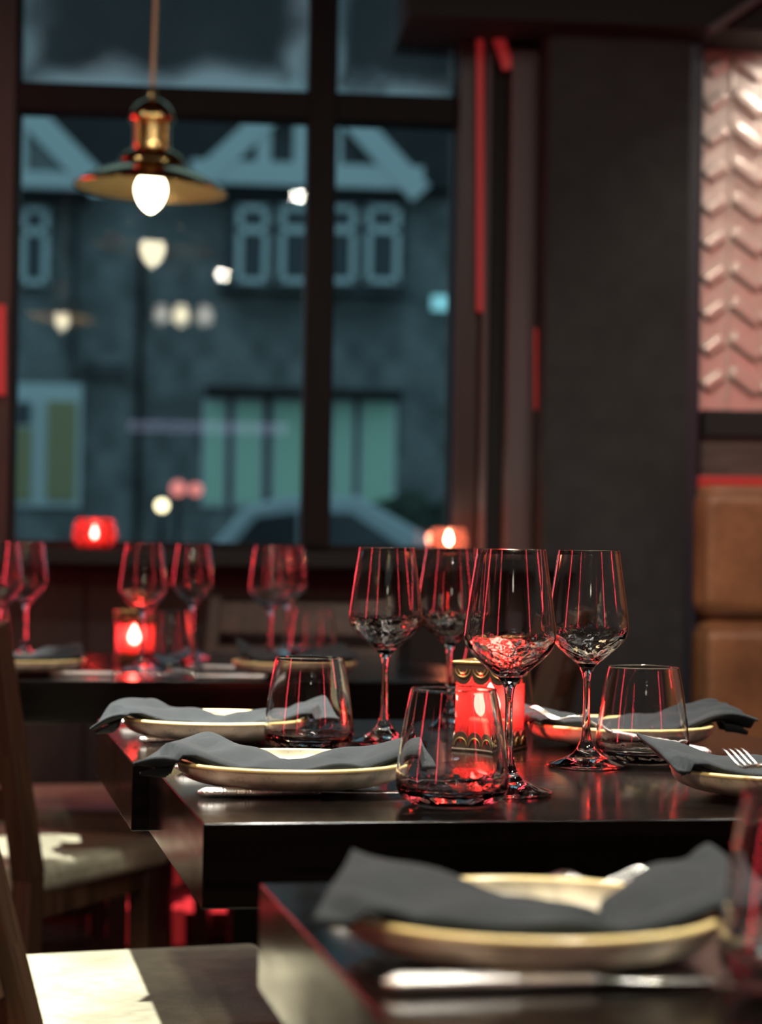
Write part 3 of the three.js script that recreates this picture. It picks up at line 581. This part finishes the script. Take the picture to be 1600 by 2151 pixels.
const pBL = plate(46, 1415, 'blurred plate with golden rim on the back table behind the tall chair post', PG);
const pBR = plate(618, 1421, 'blurred plate with golden rim on the back table behind the left tumbler', PG);
napkin(pLF, 'dark grey napkin draped broadly across the front left plate toward the table edge', TABLE_TURN, { seed: 3, left: 0.142, right: 0.13, near: 0.052, pinch: 0.035, spread: 0.080, power: 1.1, flareL: 0.034, flareR: 0.026, sag: 0.022, tilt: 0.013, pleat: 0.0015, folds: 0.6, skewL: 0.062, droopL: 0.006, rightWidth: 0.55, ox: -0.006, thick: 0.013 }, NG);
napkin(pLR, 'dark grey napkin on the far left plate with one end raised past the table corner', TABLE_TURN, { sag: 0.022, seed: 5, left: 0.145, right: 0.135, near: 0.062, pinch: 0.012, spread: 0.085, flareL: 0.037, flareR: 0.032, tilt: 0.012, pleat: 0.005, folds: 0.9, skewL: 0.05, droopL: 0.014, rightWidth: 0.7, thick: 0.010 }, NG);
napkin(pRR, 'dark grey napkin on the far right plate with a gathered pleated end sticking out', TABLE_TURN, { sag: 0.022, seed: 8, left: 0.12, right: 0.146, near: 0.056, pinch: 0.03, spread: 0.075, flareL: 0.033, flareR: 0.042, tilt: 0.014, pleat: 0.006, folds: 2.6, droopR: 0.014, thick: 0.010 }, NG);
napkin(pRF, 'dark grey napkin with a doubled straight edge on the plate at the right edge', TABLE_TURN, { sag: 0.022, seed: 11, left: 0.118, right: 0.14, near: 0.055, pinch: 0.06, spread: 0.075, flareL: 0.033, flareR: 0.034, tilt: 0.016, pleat: 0.002, folds: 0.7, thick: 0.012 }, NG);
napkin(pNear, 'large blurred charcoal napkin with two raised ends on the nearest plate', TABLE_TURN, { liftPow: 0.85, seed: 14, left: 0.160, right: 0.094, near: 0.063, pinch: -0.03, spread: 0.082, power: 0.6, flareL: 0.034, flareR: 0.038, sag: 0.021, tilt: 0.01, pleat: 0.001, folds: 0.7, skewL: 0.045, skewR: 0.006, thick: 0.011, ox: 0.032 }, NG);
napkin(pBL, 'blurred dark napkin on the back left plate behind the tall chair post', TABLE_TURN, { seed: 17, left: 0.10, right: 0.10, flareL: 0.036, flareR: 0.036 }, NG);
napkin(pBR, 'blurred dark napkin on the back right plate behind the left tumbler', TABLE_TURN, { seed: 19, left: 0.09, right: 0.10, flareL: 0.036, flareR: 0.036 }, NG);
cutlery(knifeModel, 416, 1676, 2, 'steel knife with hammered handle lying in front of the front left plate', 'knife', KG);
cutlery(forkModel, 368, 1622, 2, 'steel fork with only its handle end showing behind the front left plate', 'fork', FG);
cutlery(knifeModel, 288, 1562, 2, 'steel knife with its handle end peeping out behind the front left napkin', 'knife', KG);
cutlery(forkModel, 250, 1524, 0, 'steel fork with its handle end at the far left table corner', 'fork', FG);
cutlery(knifeModel, 806, 2086, 0, 'blurred steel knife with shining handle on the nearest table', 'knife', KG);
cutlery(forkModel, 684, 1924, 1, 'blurred fork behind the nearest plate with its tines above the napkin', 'fork', FG, 0.05);
cutlery(knifeModel, 98, 1420, 0, 'blurred knife along the front edge of the back table', 'knife', KG);
{ // forks leaning on the rims of the right-hand plates, the diners there face left
  for (const [tip, end, label] of [[C(0.192, 0.782, 2.395), C(0.355, 0.7545, 2.335), 'steel fork leaning on the rim of the far right plate'], [C(0.308, 0.787, 1.905), C(0.40, 0.7545, 1.73), 'steel fork leaning on the rim of the plate at the right edge']]) {
    const g = forkModel.clone(); g.name = numbered('fork'); g.userData = { label, category: 'fork', group: FG };
    const X = tip.clone().sub(end).normalize(), Z = X.clone().cross(V(0, 1, 0)).normalize(), Y = Z.clone().cross(X);
    g.quaternion.setFromRotationMatrix(new THREE.Matrix4().makeBasis(X, Y, Z)); g.position.copy(end).addScaledVector(Y, -0.002); scene.add(g);
  }
}
cutlery(forkModel, 560, 1428, 172, 'blurred fork lying beside the back right plate', 'fork', FG);
cutlery(knifeModel, 555, 1410, 160, 'blurred knife lying beside the back right plate', 'knife', KG);

// ------------------------------------------------------------------ candle lanterns and votives
function bandShape(w, h, up) {                       // a metal band with a scalloped edge and small diamonds cut out
  const s = new THREE.Shape(), n = 3, a = w / n, e = up ? 1 : -1;
  s.moveTo(-w / 2, 0); s.lineTo(w / 2, 0); s.lineTo(w / 2, e * h * 0.55);
  for (let i = 0; i < n; i++) { const x1 = w / 2 - a * i, xm = x1 - a / 2, x0 = x1 - a; s.quadraticCurveTo(x1 - a * 0.06, e * h, xm, e * h); s.quadraticCurveTo(x0 + a * 0.06, e * h, x0, e * h * 0.55); }
  s.lineTo(-w / 2, 0);
  for (let i = 0; i < n; i++) { const x = -w / 2 + a * (i + 0.5), y = e * h * 0.55, k = h * 0.16, q = new THREE.Path(); q.moveTo(x - k * 0.7, y); q.lineTo(x, y + k); q.lineTo(x + k * 0.7, y); q.lineTo(x, y - k); q.lineTo(x - k * 0.7, y); s.holes.push(q); }
  return s;
}
const lanternModel = new THREE.Group(); lanternModel.name = 'candle_lantern';
{
  const S = 0.062, H = 0.096, b = S / 2;
  const face = (g, k) => g.clone().rotateY(k * Math.PI / 2);
  for (let k = 0; k < 4; k++) { const g = new THREE.PlaneGeometry(S - 0.002, H - 0.006); g.translate(0, H / 2, b - 0.002); part('red_pane', face(g, k), M.redPane, lanternModel); }
  const topG = new THREE.ExtrudeGeometry(bandShape(S, 0.024, false), { depth: 0.0022, bevelEnabled: false, curveSegments: 8 }); topG.translate(0, H, b - 0.001);
  const botG = new THREE.ExtrudeGeometry(bandShape(S, 0.021, true), { depth: 0.0022, bevelEnabled: false, curveSegments: 8 }); botG.translate(0, 0, b - 0.001);
  for (let k = 0; k < 4; k++) { part('metal_band', face(topG, k), M.bronze, lanternModel); part('metal_band', face(botG, k), M.bronze, lanternModel); }
  const arcs = [];
  for (let k = 0; k < 4; k++) for (let i = 0; i < 3; i++) for (const [y0, e, r] of [[H - 0.011, -1, 0.0088], [H - 0.011, -1, 0.0052], [0.010, 1, 0.0085]]) {
    const a = S / 3, cx = -S / 2 + a * (i + 0.5), pts = []; for (let q = 0; q <= 10; q++) { const t = Math.PI * q / 10; pts.push(V(cx + Math.cos(t) * r, y0 - e * 0.004 + e * Math.sin(t) * r, b + 0.0016)); }
    arcs.push(face(new THREE.TubeGeometry(new THREE.CatmullRomCurve3(pts), 12, 0.0006, 5), k));
  }
  part('gilt_tracery', merged(arcs), M.gilt, lanternModel);
  const edge = (y) => merged([0, 1, 2, 3].map((k) => face(box(S + 0.005, 0.0028, 0.003, 0.001, 0, y, b + 0.0005), k)));
  part('edge_bead', edge(H), M.gilt, lanternModel); part('edge_bead', edge(0.0016), M.bronze, lanternModel);
  part('base', box(S - 0.002, 0.003, S - 0.002, 0.0005, 0, 0.0018, 0), M.bronze, lanternModel);
  const c = part('candle', lathe([[0, 0.004], [0.019, 0.004], [0.0195, 0.006], [0.0195, 0.030], [0.018, 0.033], [0.010, 0.032], [0, 0.032]], 32), M.wax, lanternModel);
  part('wick', bar(V(0, 0.032, 0), V(0.001, 0.039, 0), 0.0014, 0.0014), M.rubber, c);
  part('flame', lathe(spline([[0, 0.035], [0.0075, 0.039], [0.0108, 0.047], [0.0080, 0.058], [0.0025, 0.069], [0, 0.073]], 20), 20), M.flame, c);
}
function lantern(px, py, turn, label, cd) {
  const g = lanternModel.clone(); g.name = numbered('candle_lantern'); g.userData = { label, category: 'candle lantern', group: 'red candle lanterns' };
  g.position.copy(onTable(px, py)).setY(TABLE_Y + 0.0003); g.rotation.y = turn; scene.add(g);
  const l = new THREE.PointLight(lin(1, 0.62, 0.26), cd, 0, 2); l.name = 'flame_light'; l.position.set(0, 0.048, 0); l.castShadow = true; l.shadow.radius = 0.25; g.add(l);
}
lantern(1028, 1574, -28 * D2R, 'square red lantern with dark scalloped bands and lit candle between the wine glasses', POWER.candle);
lantern(281, 1394, 12 * D2R, 'blurred square red lantern glowing brightly on the back table', POWER.candle * 1.6);
function votive(px, py, z, k, glassMat, label, cd) {
  const p = onZ(px, py, z), t = thing('votive_candle', label, 'candle', V(p.x, SILL_Y + 0.0005, z));
  part('holder', lathe(spline([[0, 0.001], [0.030, 0.001], [0.040, 0.006], [0.049, 0.022], [0.050, 0.040], [0.045, 0.060], [0.041, 0.070]], 30).map(([x, y]) => [x * k, y * k]), 48), glassMat, t);
  const c = part('candle', lathe([[0, 0.003], [0.024, 0.003], [0.024, 0.022], [0, 0.022]], 24), M.wax, t);
  part('flame', lathe(spline([[0, 0.024], [0.0055, 0.029], [0.0075, 0.036], [0.005, 0.046], [0, 0.058]], 18), 18), M.flame, c);
  const l = new THREE.PointLight(lin(1, 0.6, 0.25), cd, 0, 2); l.name = 'flame_light'; l.position.set(0, 0.038, 0); l.castShadow = true; l.shadow.radius = 0.3; t.add(l);
}
votive(198, 1150, WZ + 0.12, 1.05, M.redPane, 'round red glass votive candle glowing on the window sill', POWER.candle * 1.3);
votive(942, 1150, WZ + 0.12, 0.92, M.amberPane, 'amber votive candle glowing on the right end of the window sill', POWER.candle * 1.6);

// ------------------------------------------------------------------ across the street
const HZ = -30;
struct('street', box(70, 0.1, 40, 0, 0, -0.15, -26), M.asphalt);
const hx = (px, py = 700) => onZ(px, py, HZ).x, hy = (py, px = 500) => onZ(px, py, HZ).y;
function hbox(name, px0, py0, px1, py1, depth, mat, parent, out = 0, mx = (px0 + px1) / 2) {
  const my = (py0 + py1) / 2, x0 = hx(px0, my), x1 = hx(px1, my), y0 = hy(py1, mx), y1 = hy(py0, mx);
  return part(name, box(x1 - x0, y1 - y0, depth, 0.01, (x0 + x1) / 2, (y0 + y1) / 2, HZ + out + depth / 2), mat, parent);
}
function hslab(name, pts, depth, mat, parent, out = 0) {
  const q = pts.map(([x, y]) => onZ(x, y, HZ)), s = new THREE.Shape(q.map((v) => new THREE.Vector2(v.x, v.y)));
  const g = new THREE.ExtrudeGeometry(s, { depth, bevelEnabled: false }); g.translate(0, 0, HZ + out); return part(name, muv(g), mat, parent);
}
function hbar(name, a, b, w, depth, mat, parent, out) {
  const A = onZ(a[0], a[1], HZ + out), B = onZ(b[0], b[1], HZ + out); return part(name, bar(A, B, w, depth, V(1, 0, 0.0001), 1, 0.01), mat, parent);
}
function hwindow(px0, py0, px1, py1, parent, paneMat, split, out = 0.1, f = 13) {
  const w = hbox('window', px0, py0, px1, py1, 0.05, M.whitePaint, parent, out - 0.05);
  const cells = [[px0 + f, split ? split + f * 0.6 : py0 + f, px1 - f, py1 - f]]; if (split) cells.push([px0 + f, py0 + f, px1 - f, split - f * 0.6]);
  for (const c of cells) hbox('window_pane', ...c, 0.02, paneMat, w, out - 0.012);
  hbox('window_bar', px0, py0, px0 + f, py1, 0.06, M.whitePaint, w, out); hbox('window_bar', px1 - f, py0, px1, py1, 0.06, M.whitePaint, w, out);
  hbox('window_bar', px0, py0, px1, py0 + f, 0.06, M.whitePaint, w, out); hbox('window_bar', px0, py1 - f, px1, py1, 0.06, M.whitePaint, w, out);
  if (split) hbox('window_bar', px0, split - f * 0.6, px1, split + f * 0.6, 0.06, M.whitePaint, w, out);
}
{ // main house with the half-timbered gable
  const h = thing('street_house', 'house across the street with a half-timbered white gable and bay windows', 'house', V(0, 0, 0));
  const yb = 1310;
  hbox('wall', 292, 400, 1500, yb, 0.4, M.render, h, -0.4);
  { // tiled roof sloping back
    const a = onZ(200, 404, HZ), x0 = hx(296), x1 = hx(1900), ye = hy(396), g = box(x1 - x0, 0.12, 7.2, 0.02, 0, 0, -3.6); g.rotateX(-(-44) * D2R); g.translate((x0 + x1) / 2, ye, HZ + 0.25); part('roof', g, M.roofTile, h);
  }
  hslab('gable_panel', [[430, 396], [655, 168], [890, 410]], 0.2, M.renderDark, h, 0.25);
  hbar('bargeboard', [404, 392], [668, 150], 0.30, 0.1, M.whitePaint, h, 0.5);
  hbar('bargeboard', [648, 150], [884, 408], 0.33, 0.1, M.whitePaint, h, 0.5);
  hbox('timber', 400, 356, 880, 404, 0.08, M.whitePaint, h, 0.45);
  for (const [x0, x1, y] of [[536, 566, 235], [612, 640, 200], [702, 712, 215]]) hbox('timber', x0, y, x1, 370, 0.07, M.whitePaint, h, 0.45);
  hslab('timber', [[404, 392], [520, 300], [494, 366], [470, 372]], 0.06, M.whitePaint, h, 0.45);
  hslab('timber', [[884, 408], [760, 300], [790, 366], [810, 376]], 0.06, M.whitePaint, h, 0.45);
  hbox('eave_shadow', 430, 404, 850, 428, 0.5, M.roofTile, h, 0.0);  // dark box drawn for the shadow line below the gable
  hbox('bay', 470, 426, 846, 612, 0.3, M.renderDark, h, 0.0);
  for (const [x0, x1] of [[494, 562], [582, 664], [680, 744], [762, 834]]) hwindow(x0, 440, x1, 604, h, M.darkPane, 492, 0.36);
  hbox('bay_sill', 462, 606, 850, 622, 0.4, M.renderDark, h, 0.0);
  hbox('bay_roof', 430, 820, 838, 838, 0.5, M.roofTile, h, 0.0);
  for (const [x0, x1] of [[424, 474], [490, 552], [570, 650], [694, 742], [754, 830]]) { const w = hbox('window', x0, 838, x1, 1066, 0.05, M.whitePaint, h, 0.05); hbox('window_blind', x0 + 8, 848, x1 - 8, 1058, 0.02, M.blind, w, 0.1); }
  hbox('drainpipe', 284, 520, 298, yb, 0.09, M.roofTile, h, 0.06);
  hbox('sign_board', 900, 628, 958, 658, 0.12, M.signGlow, h, 0.3);
}
{ // neighbour on the left

  const h = thing('street_house', 'neighbouring house on the left with a pale gable and a tan front door', 'house', V(0, 0, 0));
  hbox('wall', -500, 400, 291, 1310, 0.4, M.render, h, -0.38);
  { const x0 = hx(-900), x1 = hx(296), g = box(x1 - x0, 0.12, 7.2, 0.02, 0, 0, -3.6); g.rotateX(44 * D2R); g.translate((x0 + x1) / 2, hy(396), HZ + 0.25); part('roof', g, M.roofTile, h); }
  hslab('gable_panel', [[-190, 400], [30, 205], [198, 386]], 0.2, M.render, h, 0.25);
  hbar('bargeboard', [28, 206], [204, 388], 0.34, 0.1, M.whitePaint, h, 0.5);
  hbox('timber', -60, 372, 176, 404, 0.08, M.whitePaint, h, 0.45);
  hbox('timber', 40, 250, 62, 380, 0.07, M.whitePaint, h, 0.45);
  hbox('eave_shadow', -190, 404, 190, 424, 0.5, M.roofTile, h, 0.0);  // shadow line below this gable, drawn as a dark box
  hwindow(-30, 440, 36, 604, h, M.darkPane, 492, 0.2); hwindow(44, 440, 104, 604, h, M.darkPane, 492, 0.2);
  hbox('drainpipe', 150, 440, 162, 800, 0.09, M.renderDark, h, 0.06);
  const w = hbox('porch', 24, 806, 172, 1066, 0.06, M.whitePaint, h, 0.06);
  hbox('door', 100, 844, 160, 1050, 0.06, M.doorTan, w, 0.12); hbox('window_blind', 30, 900, 66, 1050, 0.06, M.doorTan, w, 0.12); hbox('window_pane', 30, 846, 66, 892, 0.06, M.darkPane, w, 0.12);
  hbox('ledge', 176, 766, 262, 796, 0.2, M.renderDark, h, 0.04);
}
{ // two small lamps by the path
  const p = (px, py, r, mat, name, label) => { const q = onZ(px, py, -20), t = thing(name, label, 'lamp', V(q.x, -0.1, q.z)); part('post', bar(V(0, 0, 0), V(0, q.y + 0.1 - r, 0), 0.05, 0.05), M.blackMetal, t); part('globe', new THREE.SphereGeometry(r, 24, 16), mat, t, V(0, q.y + 0.1, 0)); return t; };
  p(340, 1062, 0.05, M.signAmber, 'path_lamp', 'small round amber lamp glowing outside the window');
  const t = p(374, 1026, 0.07, M.signRed, 'path_lamp', 'pair of small dim red lamps glowing outside the window');
  part('globe', new THREE.SphereGeometry(0.06, 24, 16), M.signRed, t, V(0.16, onZ(374, 1028, -20).y + 0.1, 0));
}
{ // parked car, seen above the sill
  const cz = -24, a = onZ(420, 1110, cz), s = (onZ(900, 1110, cz).x - a.x) / 480, X = (px) => (px - 420) * s;
  const t = thing('car', 'parked pale car seen from the side just above the window sill', 'car', V(a.x, -0.1, cz));
  const prof = [[-150, 0.28], [-150, 0.75], [-120, 0.92], [20, 0.98], [90, 1.42], [160, 1.52], [300, 1.54], [470, 1.05], [640, 0.92], [660, 0.7], [660, 0.28]];
  const sh = new THREE.Shape(prof.map(([x, y]) => new THREE.Vector2(x * s, y)));
  const g = new THREE.ExtrudeGeometry(sh, { depth: 1.5, bevelEnabled: true, bevelSize: 0.06, bevelThickness: 0.08, bevelSegments: 3 }); part('body', muv(g), M.carPaint, t);
  for (const pts of [[[50, 1.0], [104, 1.36], [185, 1.42], [185, 1.0]], [[200, 1.0], [200, 1.42], [290, 1.42], [400, 1.05]]]) { const w = new THREE.ExtrudeGeometry(new THREE.Shape(pts.map(([x, y]) => new THREE.Vector2(x * s, y))), { depth: 0.02, bevelEnabled: false }); w.translate(0, 0, 1.585); part('side_window', w, M.darkPane, t); }
  for (const x of [-60, 540]) for (const z of [0.1, 1.45]) { const w = new THREE.CylinderGeometry(0.31, 0.31, 0.2, 28); w.rotateX(Math.PI / 2); part('wheel', w, M.rubber, t, V(x * s, 0.31, z)); }
}
{ // clipped hedge by the right-hand house wall
  const t = thing('hedge', 'dark clipped hedge in front of the house wall on the right', 'hedge', V(hx(890), -0.1, -27.5)), R = rng(77);
  const base = new THREE.IcosahedronGeometry(1, 3), gs = [];
  for (let i = 0; i < 26; i++) { const g = base.clone(), p = g.attributes.position; for (let k = 0; k < p.count; k++) { const f = 0.75 + 0.35 * hash(Math.round(p.getX(k) * 50), Math.round((p.getY(k) + 3 * p.getZ(k)) * 50), i); p.setXYZ(k, p.getX(k) * f * 0.34, p.getY(k) * f * 0.4, p.getZ(k) * f * 0.34); } g.translate(-0.75 + 1.6 * R(), 0.35 + 1.15 * R(), -0.25 + 0.5 * R()); g.computeVertexNormals(); gs.push(g); }
  part('foliage', merged(gs), M.hedge, t).userData.kind = 'stuff';
}

renderer.render(scene, camera);
